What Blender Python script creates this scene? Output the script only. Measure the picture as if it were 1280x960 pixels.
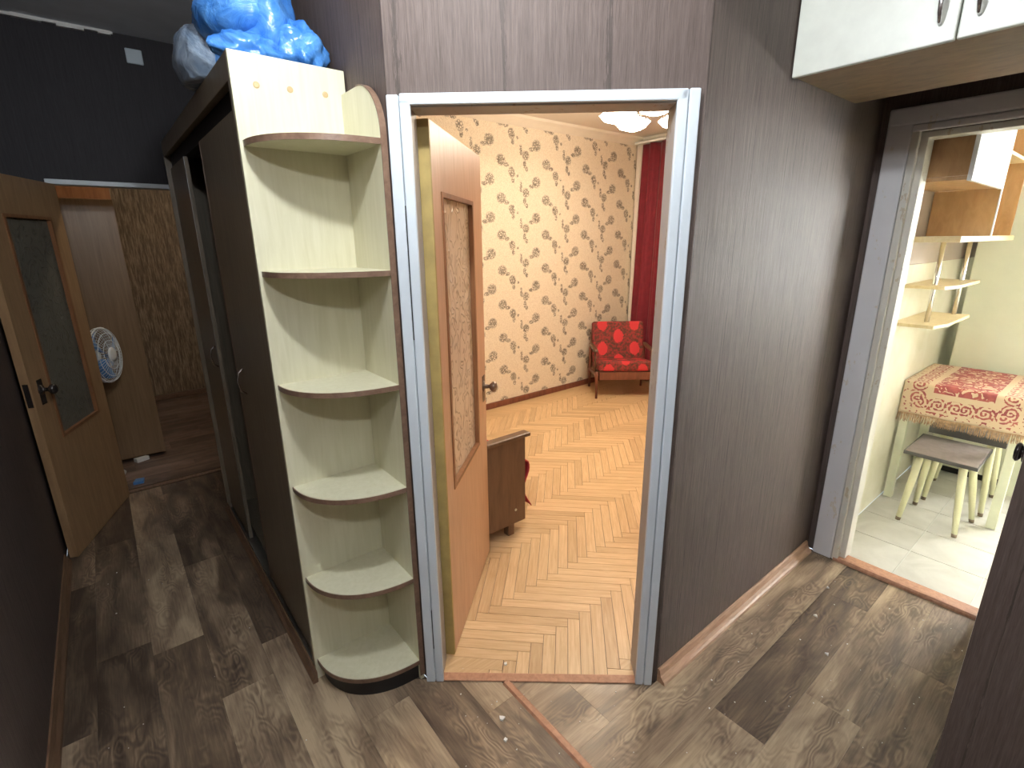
import bpy, bmesh, math, random
from mathutils import Matrix, Vector, noise
random.seed(7)
for o in list(bpy.data.objects): bpy.data.objects.remove(o)
SC = bpy.context.scene
COL = SC.collection
pi = math.pi

# ---------------------------------------------------------------- camera
cam = bpy.data.cameras.new('camera'); camo = bpy.data.objects.new('camera', cam); COL.objects.link(camo)
cam.sensor_width = 36; cam.lens = 17.654; cam.clip_start = 0.02
R_ = (0.777413, -0.628919, -0.009528); U_ = (0.180274, 0.208274, 0.961313); B_ = (-0.602603, -0.749055, 0.275293)
camo.matrix_world = Matrix(((R_[0], U_[0], B_[0], 0), (R_[1], U_[1], B_[1], 0), (R_[2], U_[2], B_[2], 1.65), (0, 0, 0, 1)))
SC.camera = camo
# ---------------------------------------------------------------- world, exposure, daylight
w = bpy.data.worlds.new('world'); SC.world = w; w.use_nodes = True
w.node_tree.nodes['Background'].inputs[0].default_value = (0.75, 0.85, 1.0, 1); w.node_tree.nodes['Background'].inputs[1].default_value = 1.5
SC.view_settings.view_transform = 'Standard'; SC.view_settings.look = 'None'
SC.view_settings.exposure = 1.0; SC.view_settings.gamma = 1.0; SC.view_settings.use_curve_mapping = False
HALL_LAMP = 350.0; REAR_FILL = 260.0; ROOM_LAMP = 31.0; DAYLIGHT = 170.0; BACK_FILL = 140.0
def area(name, loc, tgt, sx, sy, power, color):
    d = bpy.data.lights.new(name, 'AREA'); d.shape = 'RECTANGLE'; d.size = sx; d.size_y = sy; d.energy = power; d.color = color
    o = bpy.data.objects.new(name, d); COL.objects.link(o); o.location = loc
    o.rotation_euler = (Vector(tgt) - Vector(loc)).to_track_quat('-Z', 'Y').to_euler(); return o
# daylight entering by the kitchen window (window is in the far kitchen wall, right of the fridge)
area('kitchen_daylight', (5.60, -.72, 1.52), (3.0, .15, .9), 1.2, 1.3, DAYLIGHT, (1.0, 0.98, 0.93))

# ---------------------------------------------------------------- node helper
class NT:
    def __init__(s, name):
        s.m = bpy.data.materials.new(name); s.m.use_nodes = True; s.t = s.m.node_tree; s.t.nodes.clear()
        s.out = s.t.nodes.new('ShaderNodeOutputMaterial')
    def set(s, sock, v):
        if isinstance(v, bpy.types.NodeSocket): s.t.links.new(v, sock)
        elif v is not None:
            if hasattr(sock.default_value, '__len__'):
                if not hasattr(v, '__len__'): v = (v,)*len(sock.default_value)
                v = tuple(v)
                if len(sock.default_value) == 4 and len(v) == 3: v = v + (1,)
            sock.default_value = v
    def n(s, typ, ins=None, **kw):
        nd = s.t.nodes.new('ShaderNode' + typ)
        for k, v in kw.items(): setattr(nd, k, v)
        for k, v in (ins or {}).items(): s.set(nd.inputs[k], v)
        return nd
    def math(s, op, a, b=0.0, c=None, clamp=False):
        d = {0: a, 1: b}
        if c is not None: d[2] = c
        return s.n('Math', d, operation=op, use_clamp=clamp).outputs[0]
    def vmath(s, op, a, b=(0, 0, 0)): return s.n('VectorMath', {0: a, 1: b}, operation=op).outputs[0]
    def coord(s, kind='Object'): return s.n('TexCoord').outputs[kind]
    def rnd(s): return s.n('ObjectInfo').outputs['Random']
    def map(s, v, scale=(1, 1, 1), loc=(0, 0, 0), rot=(0, 0, 0)):
        return s.n('Mapping', {'Vector': v, 'Scale': scale, 'Location': loc, 'Rotation': rot}).outputs[0]
    def noise(s, v, scale=5, detail=4, rough=.55, dist=0.0):
        return s.n('TexNoise', {'Vector': v, 'Scale': scale, 'Detail': detail, 'Roughness': rough, 'Distortion': dist}).outputs['Fac']
    def ramp(s, f, stops):
        nd = s.n('ValToRGB', {0: f}); e = nd.color_ramp.elements
        while len(e) < len(stops): e.new(.5)
        for i, (p, c) in enumerate(stops):
            e[i].position = p; c = c if hasattr(c, '__len__') else (c, c, c); e[i].color = tuple(c) + (1,) if len(c) == 3 else c
        return nd.outputs[0]
    def mix(s, f, a, b, blend='MIX'):
        nd = s.n('Mix', data_type='RGBA', blend_type=blend); s.set(nd.inputs[0], f); s.set(nd.inputs[6], a); s.set(nd.inputs[7], b); return nd.outputs[2]
    def bump(s, h, st=.3, d=.01): return s.n('Bump', {'Height': h, 'Strength': st, 'Distance': d}).outputs[0]
    def bsdf(s, col, rough=.5, normal=None, **kw):
        d = {'Base Color': col, 'Roughness': rough}
        if normal is not None: d['Normal'] = normal
        for k, v in kw.items(): d[k.replace('_', ' ')] = v
        b = s.n('BsdfPrincipled', d); s.t.links.new(b.outputs[0], s.out.inputs[0]); return s.m
M = {}
def plain(name, col, rough=.5, var=.08, scale=12, metal=0.0, bump=0.0, **kw):
    t = NT(name); c = t.coord()
    f = t.noise(c, scale, 5)
    lo = tuple(x*(1-var) for x in col); hi = tuple(min(1, x*(1+var)) for x in col)
    M[name] = t.bsdf(t.ramp(f, [(.3, lo), (.7, hi)]), rough, t.bump(t.noise(c, scale*6, 3), bump, .002) if bump else None, Metallic=metal, **kw)
def wood(name, c1, c2, scale=(1, 14, 14), rough=.45, ns=6, random_off=False, spec=.5):
    t = NT(name); c = t.coord()
    if random_off: c = t.vmath('ADD', c, t.n('CombineXYZ', {0: t.math('MULTIPLY', t.rnd(), 37.0), 1: t.math('MULTIPLY', t.rnd(), 91.0), 2: 0.0}).outputs[0])
    v = t.map(c, scale)
    f = t.noise(v, ns, 6, .6, .6)
    col = t.ramp(f, [(.3, c1), (.7, c2)])
    if random_off: col = t.mix(1.0, col, t.ramp(t.rnd(), [(0, (.78, .74, .70)), (.5, (.95, .94, .92)), (1, (1, 1, 1))]), 'MULTIPLY')
    M[name] = t.bsdf(col, rough, t.bump(f, .12, .002), **{'Specular_IOR_Level': spec})
# ---- dark textured wallpaper of the hall
def wallpaper_dark(name, lo, hi, seams=True):
    t = NT(name); c = t.coord()
    f = t.noise(t.map(c, (60, 60, 2.2)), 2.0, 6, .65)
    g = t.noise(t.map(c, (160, 160, 9)), 2.0, 3, .6)
    h = t.math('ADD', t.math('MULTIPLY', f, .6), t.math('MULTIPLY', g, .4))
    col = t.ramp(h, [(.34, lo), (.66, hi)])
    if seams:
        s = t.n('SeparateXYZ', {0: c}); d = t.math('ADD', s.outputs[0], t.math('MULTIPLY', s.outputs[1], .86))
        lines = t.math('LESS_THAN', t.math('ABSOLUTE', t.math('SUBTRACT', t.math('FRACT', t.math('MULTIPLY', d, 17.0)), t.math('ADD', .5, t.math('MULTIPLY', t.math('SUBTRACT', g, .5), .2)))), .025)
        lines = t.math('MULTIPLY', lines, t.math('GREATER_THAN', t.noise(t.map(c, (9, 9, .35)), 3, 1), .52))
        col = t.mix(t.math('MULTIPLY', lines, .55), col, tuple(x*.4 for x in lo))
    M[name] = t.bsdf(col, .58, t.bump(h, .45, .004), **{'Specular_IOR_Level': .28})
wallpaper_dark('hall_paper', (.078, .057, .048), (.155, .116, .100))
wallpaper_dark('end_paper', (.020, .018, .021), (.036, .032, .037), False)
# ---- bark wallpaper of the back room
t = NT('bark_paper'); c = t.coord(); f = t.noise(t.map(c, (42, 42, 5)), 2, 5, .6)
M['bark_paper'] = t.bsdf(t.ramp(f, [(.36, (.13, .088, .05)), (.5, (.23, .158, .092)), (.68, (.42, .32, .21))]), .6, t.bump(f, .4, .004))
# ---- flowered wallpaper of the lit room (flat print)
t = NT('flower_paper'); c = t.coord(); s = t.n('SeparateXYZ', {0: c})
PX, PZ = .565, .330
u = t.math('ADD', s.outputs[0], s.outputs[1]); v = s.outputs[2]
fu = t.math('FRACT', t.math('DIVIDE', t.math('SUBTRACT', u, 2.72-3.93+3.93), PX)); fv = t.math('FRACT', t.math('DIVIDE', t.math('SUBTRACT', v, 2.26), PZ))
mask = None
blobs = [(.32, .78, .062, .058), (.21, .66, .040, .022), (.55, .30, .062, .055), (.66, .19, .038, .022), (.77, .02, .045, .048), (.80, .80, .022, .030),
         (.78, .99, .045, .048), (.98, .58, .024, .040), (.08, .48, .050, .050), (.055, .24, .024, .040), (.97, .72, .016, .018), (.90, .92, .016, .016), (.10, .12, .022, .026)]
for bx_, bz_, rx, rz in blobs:
    dx = t.math('DIVIDE', t.math('MULTIPLY', t.math('SUBTRACT', fu, bx_), PX), rx); dz = t.math('DIVIDE', t.math('MULTIPLY', t.math('SUBTRACT', fv, bz_), PZ), rz)
    d = t.math('SQRT', t.math('ADD', t.math('MULTIPLY', dx, dx), t.math('MULTIPLY', dz, dz)))
    mk = t.math('SUBTRACT', 1.0, d, clamp=True)
    mask = mk if mask is None else t.math('MAXIMUM', mask, mk)
petal = t.n('TexVoronoi', {'Vector': c, 'Scale': 55.0}, feature='DISTANCE_TO_EDGE').outputs[0]
pm = t.math('MULTIPLY', t.math('MULTIPLY', mask, 3.2, clamp=True), t.math('SUBTRACT', 1.0, t.math('MULTIPLY', petal, 3.4), clamp=True))
speck = t.noise(t.map(c, (70, 70, 35)), 3, 3)
base = t.ramp(speck, [(.35, (.70, .60, .46)), (.6, (.88, .79, .64))])
M['flower_paper'] = t.bsdf(t.mix(t.math('MULTIPLY', pm, .9), base, (.075, .055, .04)), .65, t.bump(speck, .2, .003))
# ---- linoleum planks
def lino(name, stops, tint):
    t = NT(name); c0 = t.coord(); r = t.rnd()
    c = t.vmath('ADD', c0, t.n('CombineXYZ', {0: t.math('MULTIPLY', r, 53.0), 1: t.math('MULTIPLY', r, 17.0), 2: 0.0}).outputs[0])
    big = t.noise(t.map(c, (1.6, 6.5, 1)), 1.5, 3, .5, .8)
    wob = t.n('TexNoise', {'Vector': t.map(c, (2.5, 6, 1)), 'Scale': 1.6, 'Detail': 2.0}).outputs['Fac']
    rings = t.math('SINE', t.math('MULTIPLY', wob, 95.0))
    knot = t.ramp(t.noise(t.map(c, (1.3, 5, 1)), 1.8, 1), [(.46, 0.0), (.62, 1.0)])
    fine = t.noise(t.map(c, (5, 90, 1)), 1.6, 4, .6)
    f = t.math('ADD', t.math('MULTIPLY', big, .72), t.math('MULTIPLY', fine, .28))
    f = t.math('ADD', f, t.math('MULTIPLY', t.math('MULTIPLY', rings, knot), .055))
    f = t.math('ADD', f, t.math('MULTIPLY', t.math('SUBTRACT', r, .5), .30))
    col = t.ramp(f, stops)
    dust = t.noise(t.map(c0, (3, 3, 3)), 2.4, 4)
    col = t.mix(t.math('MULTIPLY', t.math('GREATER_THAN', t.noise(t.map(c, (1, 1, 1)), 260, 1), .74), .22), col, (.5, .47, .42))
    M[name] = t.bsdf(col, t.ramp(dust, [(.3, .30), (.7, .48)]), t.bump(fine, .15, .001))
LS = [(.28, (.062, .041, .028)), (.44, (.150, .102, .066)), (.56, (.29, .208, .135)), (.72, (.50, .38, .245))]
lino('lino', LS, None)
lino('lino_back', [(.30, (.09, .055, .04)), (.50, (.19, .125, .09)), (.72, (.30, .20, .15))], None)
wood('parquet', (.60, .39, .20), (.76, .55, .32), (2, 30, 4), .42, 3, True)
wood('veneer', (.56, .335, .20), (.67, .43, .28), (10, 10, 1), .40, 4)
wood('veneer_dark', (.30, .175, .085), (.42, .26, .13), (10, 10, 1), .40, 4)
wood('brown_wood', (.10, .052, .028), (.17, .09, .05), (10, 10, 1.2), .35, 4)
wood('red_wood', (.15, .05, .03), (.24, .085, .05), (8, 8, 1), .35, 4)
wood('bead_wood', (.20, .085, .035), (.33, .15, .065), (8, 8, 1), .4, 4)
wood('wardrobe_wood', (.16, .128, .088), (.25, .203, .142), (22, 22, .9), .38, 4)
wood('cab_under', (.17, .105, .05), (.27, .17, .085), (6, 3, 6), .5, 4)
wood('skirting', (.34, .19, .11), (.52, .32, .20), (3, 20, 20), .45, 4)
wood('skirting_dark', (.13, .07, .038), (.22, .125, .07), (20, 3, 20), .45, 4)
wood('threshold_red', (.36, .17, .095), (.52, .27, .16), (18, 18, 3), .5, 3)
wood('kitchen_wood', (.42, .24, .10), (.56, .34, .16), (6, 6, 2), .4, 4)
wood('cream_laminate', (.66, .63, .44), (.74, .71, .53), (18, 18, 1.4), .35, 3)
wood('birch', (.70, .55, .30), (.80, .66, .40), (3, 12, 6), .4, 4)
wood('back_cabinet', (.20, .115, .052), (.29, .175, .085), (16, 16, .8), .35, 3)
wood('edge_brown', (.17, .10, .065), (.27, .17, .115), (10, 10, 10), .35, 4)
plain('cabinet_front', (.72, .74, .66), .35, .04, 20)
plain('ceiling_white', (.70, .70, .72), .9, .05, 6)
plain('ceiling_room', (.82, .78, .70), .9, .02, 4)
plain('hall_ceiling', (.82, .86, .92), .9, .06, 6)
plain('cornice', (.86, .80, .68), .7, .03, 8)
plain('olive_edge', (.46, .34, .12), .6, .2, 9)
plain('black', (.010, .009, .009), .5, .1)
plain('gap_shade', (.02, .016, .014), .8, .1)
plain('chrome', (.75, .75, .76), .18, .02, metal=1.0)
plain('steel', (.62, .64, .64), .3, .02, metal=1.0)
plain('knob_dark', (.10, .085, .08), .22, .1, metal=.8)
plain('knob_brass', (.22, .17, .14), .28, .1, metal=.8)
plain('white_plastic', (.82, .84, .84), .4, .03)
plain('plate_grey', (.52, .60, .66), .4, .03)
plain('stool_leg', (.78, .76, .50), .35, .05)
plain('stool_tip', (.20, .15, .10), .6, .1)
plain('stool_seat', (.25, .21, .20), .5, .12, 30)
plain('stool_rim', (.10, .095, .095), .5, .1)
plain('fridge', (.74, .75, .60), .4, .02)
plain('table_paint', (.74, .76, .58), .4, .05)
plain('kitchen_upper', (.40, .33, .27), .7, .06, 4)
plain('kitchen_plain', (.70, .68, .56), .7, .04, 4)
plain('plaster', (.80, .79, .75), .8, .1)
plain('door_white', (.78, .72, .66), .45, .05)
plain('fan_blue', (.10, .28, .60), .3, .08)
plain('cord_grey', (.3, .3, .3), .5, .05)
plain('floor_base', (.06, .04, .025), .7, .1)
plain('grout', (.72, .72, .66), .8, .05)
plain('grout_dark', (.40, .38, .33), .8, .05)
plain('cyan_film', (.25, .42, .42), .2, .1)
plain('sofa_red', (.42, .035, .045), .8, .25, 30, bump=.3)
plain('throw_red', (.50, .045, .055), .85, .3, 22, bump=.3)
plain('sheer', (.85, .78, .72), .8, .03)
plain('curtain_red', (.19, .008, .022), .75, .15, 18, **{'Sheen_Weight': .15})
plain('fringe', (.42, .27, .16), .9, .4, 60)
# painted white frames, chipped
def paint(name, col, chip, amt=.64, rough=.45):
    t = NT(name); c = t.coord()
    a = t.noise(t.map(c, (3, 3, 1)), 7, 6, .7); b = t.noise(c, 45, 4)
    k = t.math('GREATER_THAN', t.math('ADD', t.math('MULTIPLY', a, .75), t.math('MULTIPLY', b, .25)), amt)
    g = t.ramp(t.noise(c, 5, 3), [(.3, tuple(x*.93 for x in col)), (.7, col)])
    M[name] = t.bsdf(t.mix(t.math('MULTIPLY', k, .7), g, chip), rough, t.bump(b, .25, .003))
paint('frame_white', (.72, .79, .84), (.35, .32, .30), .685)
paint('frame_kitchen', (.78, .78, .80), (.66, .60, .50), .60)
paint('frame_kitchen_in', (.76, .74, .66), (.55, .45, .30), .60)
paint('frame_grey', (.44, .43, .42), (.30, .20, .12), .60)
# kitchen marble tiles
def tile(name, lo, hi, rough=.3):
    t = NT(name); c = t.coord(); r = t.rnd()
    c = t.vmath('ADD', c, t.n('CombineXYZ', {0: t.math('MULTIPLY', r, 31.0), 1: t.math('MULTIPLY', r, 11.0), 2: 0.0}).outputs[0])
    M[name] = t.bsdf(t.ramp(t.noise(c, 5, 6, .6, 1.0), [(.3, lo), (.7, hi)]), rough)
tile('floor_tile', (.56, .54, .48), (.70, .68, .62), .38)
tile('wall_tile', (.72, .68, .52), (.82, .79, .66), .35)
# glass of doors: figured
def figured(name, tint, diff, trans):
    t = NT(name); c = t.coord()
    v = t.map(c, (1, 1, .8))
    wob = t.n('TexNoise', {'Vector': v, 'Scale': 13.0, 'Detail': 1.0}).outputs['Color']
    vv = t.vmath('ADD', v, t.vmath('MULTIPLY', t.vmath('SUBTRACT', wob, (.5, .5, .5)), (.16, .16, .16)))
    f = t.n('TexNoise', {'Vector': vv, 'Scale': 14.0, 'Detail': 0.0}).outputs['Fac']
    ln = t.math('ABSOLUTE', t.math('SUBTRACT', t.math('FRACT', t.math('MULTIPLY', f, 5.0)), .5))
    h = t.math('SUBTRACT', 1.0, t.math('MULTIPLY', ln, 5.0), clamp=True)
    M[name] = t.bsdf(t.mix(t.math('MULTIPLY', h, .75), tint, diff), .28, t.bump(h, .9, .004), **{'Transmission_Weight': trans, 'IOR': 1.25})
figured('glass_room', (.82, .66, .50), (.42, .27, .14), .12)
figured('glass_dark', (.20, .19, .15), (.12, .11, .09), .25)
# armchair fabric: red discs on mottled brown
t = NT('armchair_fabric'); c = t.coord(); s = t.n('SeparateXYZ', {0: c})
uu = t.math('DIVIDE', s.outputs[0], .36); vv_ = t.math('DIVIDE', t.math('ADD', s.outputs[2], t.math('MULTIPLY', s.outputs[1], -.9)), .20)
def disc(ou, ov):
    a = t.math('MULTIPLY', t.math('SUBTRACT', t.math('FRACT', t.math('ADD', uu, ou)), .5), .36); b = t.math('MULTIPLY', t.math('SUBTRACT', t.math('FRACT', t.math('ADD', vv_, ov)), .5), .20)
    return t.math('SQRT', t.math('ADD', t.math('MULTIPLY', a, a), t.math('MULTIPLY', b, b)))
dd = t.math('MINIMUM', disc(.5, .5), disc(0, 0))
dd = t.math('ADD', dd, t.math('MULTIPLY', t.noise(c, 45, 2), .03))
ml = t.ramp(t.noise(c, 38, 3), [(.42, (.10, .035, .02)), (.58, (.30, .03, .03))])
M['armchair_fabric'] = t.bsdf(t.mix(t.math('LESS_THAN', dd, .070), ml, (.62, .035, .045)), .75, t.bump(t.noise(c, 150, 2), .2, .002))
# tapestry cloth (UV: distance from the left edge / from the front hem)
t = NT('tapestry'); uvc = t.n('UVMap').outputs[0]; s = t.n('SeparateXYZ', {0: uvc})
W_ = .575
ux = t.math('MINIMUM', s.outputs[0], t.math('SUBTRACT', W_, s.outputs[0])); d = t.math('MINIMUM', ux, s.outputs[1])
vw = t.map(uvc, (1, 1, 1)); wob = t.n('TexNoise', {'Vector': vw, 'Scale': 16.0, 'Detail': 1.0}).outputs['Color']
vd = t.vmath('ADD', vw, t.vmath('MULTIPLY', t.vmath('SUBTRACT', wob, (.5, .5, .5)), (.09, .09, 0)))
scr = t.n('TexVoronoi', {'Vector': vd, 'Scale': 21.0}, feature='SMOOTH_F1').outputs[0]
side = t.math('LESS_THAN', ux, s.outputs[1])
alo = t.math('ADD', t.math('MULTIPLY', side, s.outputs[1]), t.math('MULTIPLY', t.math('SUBTRACT', 1.0, side), t.math('ABSOLUTE', t.math('SUBTRACT', s.outputs[0], W_/2))))
def spiral(per, off, dc, k, sg):
    lx = t.math('MULTIPLY', t.math('SUBTRACT', t.math('FRACT', t.math('ADD', t.math('DIVIDE', alo, per), off)), .5), per); ly = t.math('SUBTRACT', d, dc)
    rr = t.math('SQRT', t.math('ADD', t.math('MULTIPLY', lx, lx), t.math('MULTIPLY', ly, ly))); an = t.math('ARCTAN2', ly, lx)
    return t.math('SINE', t.math('ADD', t.math('MULTIPLY', an, sg), t.math('MULTIPLY', rr, k)))
sp1 = spiral(.085, .25, .078, 300.0, 1.0); sp2 = spiral(.0425, .1, .078, 210.0, -2.0)
leafn = t.n('TexNoise', {'Vector': vd, 'Scale': 48.0, 'Detail': 0.0}).outputs['Fac']
scroll = t.math('GREATER_THAN', t.math('ADD', t.math('ADD', sp1, t.math('MULTIPLY', sp2, .6)), t.math('MULTIPLY', t.math('SUBTRACT', leafn, .5), 3.0)), .15)
flo = t.n('TexVoronoi', {'Vector': vd, 'Scale': 34.0}, feature='DISTANCE_TO_EDGE').outputs[0]
flower = t.math('GREATER_THAN', flo, .14)
band = t.math('MULTIPLY', t.math('GREATER_THAN', d, .04), t.math('LESS_THAN', d, .118))
center = t.math('GREATER_THAN', d, .15)
leafd = t.math('MULTIPLY', t.math('MULTIPLY', t.math('GREATER_THAN', d, .008), t.math('LESS_THAN', d, .03)), t.math('GREATER_THAN', t.n('TexNoise', {'Vector': vw, 'Scale': 60.0, 'Detail': 0.0}).outputs['Fac'], .62))
red = (.42, .10, .085); cream = (.64, .50, .34)
fac = t.math('MAXIMUM', t.math('MULTIPLY', band, scroll), t.math('MAXIMUM', t.math('MULTIPLY', center, t.math('SUBTRACT', 1.0, t.math('MULTIPLY', flower, t.math('GREATER_THAN', scr, .36)))), leafd))
M['tapestry'] = t.bsdf(t.mix(fac, cream, t.ramp(t.noise(vw, 24, 2), [(.4, (.26, .045, .05)), (.62, (.36, .085, .07))])), .6, t.bump(t.noise(vw, 400, 1), .25, .001))
# blue plastic film bundle
def film(name, c1, c2):
    t = NT(name); c = t.coord(); f = t.noise(c, 9, 5, .6, 1.5); g = t.n('TexVoronoi', {'Vector': t.map(c, (1, 1, .4)), 'Scale': 16.0}, feature='DISTANCE_TO_EDGE').outputs[0]
    M[name] = t.bsdf(t.ramp(f, [(.35, c1), (.65, c2)]), .22, t.bump(t.math('ADD', f, t.math('MULTIPLY', g, .5)), .55, .02), **{'Specular_IOR_Level': .7})
film('blue_film', (.035, .19, .62), (.12, .36, .80)); film('grey_film', (.18, .26, .37), (.36, .45, .56))
def emit(name, col, st):
    t = NT(name); e = t.n('Emission', {0: col, 1: st}); t.t.links.new(e.outputs[0], t.out.inputs[0]); M[name] = t.m
emit('hall_bulb', (.93, .97, 1.0), HALL_LAMP); emit('rear_fill', (.95, .98, 1.0), REAR_FILL); emit('room_bulb', (1.0, .86, .68), ROOM_LAMP); emit('back_fill', (1.0, .86, .66), BACK_FILL)
t = NT('window_glass'); M['window_glass'] = t.bsdf((.95, .97, .97), .05, **{'Transmission_Weight': 1.0, 'IOR': 1.02})

# ---------------------------------------------------------------- mesh helpers
def wm(o): return (wm(o.parent) if o.parent else Matrix()) @ o.matrix_basis
class MB:
    def __init__(s): s.v = []; s.f = []; s.mi = []; s.uv = {}
    def add(s, vs, fs):
        b = len(s.v); s.v += [tuple(q) for q in vs]; s.f += [tuple(b+i for i in f) for f in fs]; return s
    def box(s, x0, x1, y0, y1, z0, z1):
        if x0 > x1: x0, x1 = x1, x0
        if y0 > y1: y0, y1 = y1, y0
        if z0 > z1: z0, z1 = z1, z0
        return s.add([(x0,y0,z0),(x1,y0,z0),(x1,y1,z0),(x0,y1,z0),(x0,y0,z1),(x1,y0,z1),(x1,y1,z1),(x0,y1,z1)],
                     [(3,2,1,0),(4,5,6,7),(0,1,5,4),(1,2,6,5),(2,3,7,6),(3,0,4,7)])
    def prism(s, poly, z0, z1):           # poly ccw list of (x,y)
        n = len(poly); a = sum(poly[i][0]*poly[(i+1) % n][1]-poly[(i+1) % n][0]*poly[i][1] for i in range(n))
        if a < 0: poly = poly[::-1]
        vs = [(x, y, z0) for x, y in poly]+[(x, y, z1) for x, y in poly]
        return s.add(vs, [tuple(range(n-1, -1, -1)), tuple(range(n, 2*n))]+[(i, (i+1) % n, n+(i+1) % n, n+i) for i in range(n)])
    def extrude(s, prof, a, b, ax):        # profile list of (p,q) extruded from a to b along axis ax; p,q the other two axes in order
        n = len(prof)
        def P(p, q, w_): return {'x': (w_, p, q), 'y': (p, w_, q), 'z': (p, q, w_)}[ax]
        vs = [P(p, q, a) for p, q in prof]+[P(p, q, b) for p, q in prof]
        return s.add(vs, [tuple(range(n-1, -1, -1)), tuple(range(n, 2*n))]+[(i, (i+1) % n, n+(i+1) % n, n+i) for i in range(n)])
    def tube(s, path, r, n=8, caps=True):
        path = [Vector(p) for p in path]; rs = r if hasattr(r, '__len__') else [r]*len(path)
        rings = []; up = None
        for i, p in enumerate(path):
            d = (path[min(i+1, len(path)-1)]-path[max(i-1, 0)]).normalized()
            if up is None: up = d.orthogonal().normalized()
            up = (up-d*up.dot(d)).normalized(); sd = d.cross(up)
            rings.append([p+(up*math.cos(2*pi*k/n)+sd*math.sin(2*pi*k/n))*rs[i] for k in range(n)])
        vs = [q for rg in rings for q in rg]; fs = []
        for i in range(len(path)-1):
            for k in range(n): fs.append((i*n+k, i*n+(k+1) % n, (i+1)*n+(k+1) % n, (i+1)*n+k))
        if caps: fs += [tuple(range(n-1, -1, -1)), tuple(range((len(path)-1)*n, len(path)*n))]
        return s.add(vs, fs)
    def lathe(s, prof, mat=Matrix(), n=20):  # prof (r,z)
        vs = []; fs = []; m_ = len(prof)
        for r, z in prof:
            for k in range(n): vs.append(mat @ Vector((r*math.cos(2*pi*k/n), r*math.sin(2*pi*k/n), z)))
        for i in range(m_-1):
            for k in range(n): fs.append((i*n+k, i*n+(k+1) % n, (i+1)*n+(k+1) % n, (i+1)*n+k))
        fs += [tuple(range(n-1, -1, -1)), tuple(range((m_-1)*n, m_*n))]
        return s.add(vs, fs)
    def grid(s, fn, nu, nv):
        vs = [fn(i/nu, j/nv) for j in range(nv+1) for i in range(nu+1)]
        return s.add(vs, [(j*(nu+1)+i, j*(nu+1)+i+1, (j+1)*(nu+1)+i+1, (j+1)*(nu+1)+i) for j in range(nv) for i in range(nu)])
    def build(s, name, mat, parent=None, base=None, bevel=0, smooth=False, local=False, seg=2, solid=0):
        me = bpy.data.meshes.new(name); o = bpy.data.objects.new(name, me); COL.objects.link(o)
        vs = s.v
        if parent is not None:
            o.parent = parent
            if not local:
                inv = wm(parent).inverted(); vs = [inv @ Vector(q) for q in vs]
        elif base is not None:
            o.location = base; b = Vector(base); vs = [Vector(q)-b for q in vs]
        me.from_pydata([tuple(q) for q in vs], [], s.f)
        bm = bmesh.new(); bm.from_mesh(me); bmesh.ops.recalc_face_normals(bm, faces=bm.faces); bm.to_mesh(me); bm.free()
        me.materials.append(M[mat])
        if smooth:
            for p in me.polygons: p.use_smooth = True
        if solid:
            md = o.modifiers.new('solid', 'SOLIDIFY'); md.thickness = solid
        if bevel:
            md = o.modifiers.new('bevel', 'BEVEL'); md.width = bevel; md.segments = seg; md.limit_method = 'ANGLE'; md.angle_limit = .7
        return o
def empty(name, loc, rz=0.0):
    o = bpy.data.objects.new(name, None); COL.objects.link(o); o.location = loc; o.rotation_euler = (0, 0, rz); o.empty_display_size = .1; return o
def tag(o, label=None, cat=None, group=None, kind=None):
    if label: o['label'] = label
    if cat: o['category'] = cat
    if group: o['group'] = group
    if kind: o['kind'] = kind
    return o
def S(o, label, cat): return tag(o, label, cat, kind='structure')
def clip(poly, planes):                 # planes: (nx,ny,c) keep n.p<=c
    for nx, ny, c_ in planes:
        out = []
        for i in range(len(poly)):
            a, b = poly[i], poly[(i+1) % len(poly)]; da = nx*a[0]+ny*a[1]-c_; db = nx*b[0]+ny*b[1]-c_
            if da <= 0: out.append(a)
            if (da < 0 < db) or (db < 0 < da):
                k = da/(da-db); out.append((a[0]+(b[0]-a[0])*k, a[1]+(b[1]-a[1])*k))
        poly = out
        if len(poly) < 3: return []
    return poly
def parea(p): return abs(sum(p[i][0]*p[(i+1) % len(p)][1]-p[(i+1) % len(p)][0]*p[i][1] for i in range(len(p)))/2)

# ---------------------------------------------------------------- plan
HZ = 2.83; RZ = 2.74; KZ = 2.70
DL = Vector((.722, 1.444)); DR = Vector((1.382, .880))
dd_ = (DR-DL).normalized(); nn_ = Vector((-dd_.y, dd_.x))     # along the diagonal wall / into the room
DW = (DR-DL).length
def dg(u, n): q = DL+dd_*u+nn_*n; return (q.x, q.y)
cD = nn_.dot(DL)
# ---------------------------------------------------------------- walls
def wall(name, mats, label, *boxes):
    m = MB()
    for b in boxes: m.box(*b)
    return S(m.build(name, mats), label, 'wall')
wall('wall_left', 'hall_paper', 'dark brown textured wallpaper wall along the left of the corridor', (-.51, -.41, -1.5, 4.06, 0, HZ))
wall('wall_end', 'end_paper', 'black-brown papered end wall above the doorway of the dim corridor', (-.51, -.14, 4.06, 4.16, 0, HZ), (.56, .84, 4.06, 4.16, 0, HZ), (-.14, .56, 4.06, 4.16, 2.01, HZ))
wall('wall_wardrobe', 'hall_paper', 'dark papered wall behind the wardrobe and corner shelf', (.722, .78, 1.444, 4.06, 0, HZ))
m = MB(); m.prism([dg(0, 0), dg(DW+.0185, 0), dg(DW-.03, .10), dg(.05, .10)], 2.046, HZ); m.prism([dg(DW+.001, .002), dg(DW+.0185, .0), dg(DW+.01, .05), dg(DW+.001, .05)], 0, 2.046)
S(m.build('wall_diagonal', 'hall_paper'), 'grey-brown papered wall piece above the white door frame', 'wall')
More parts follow.
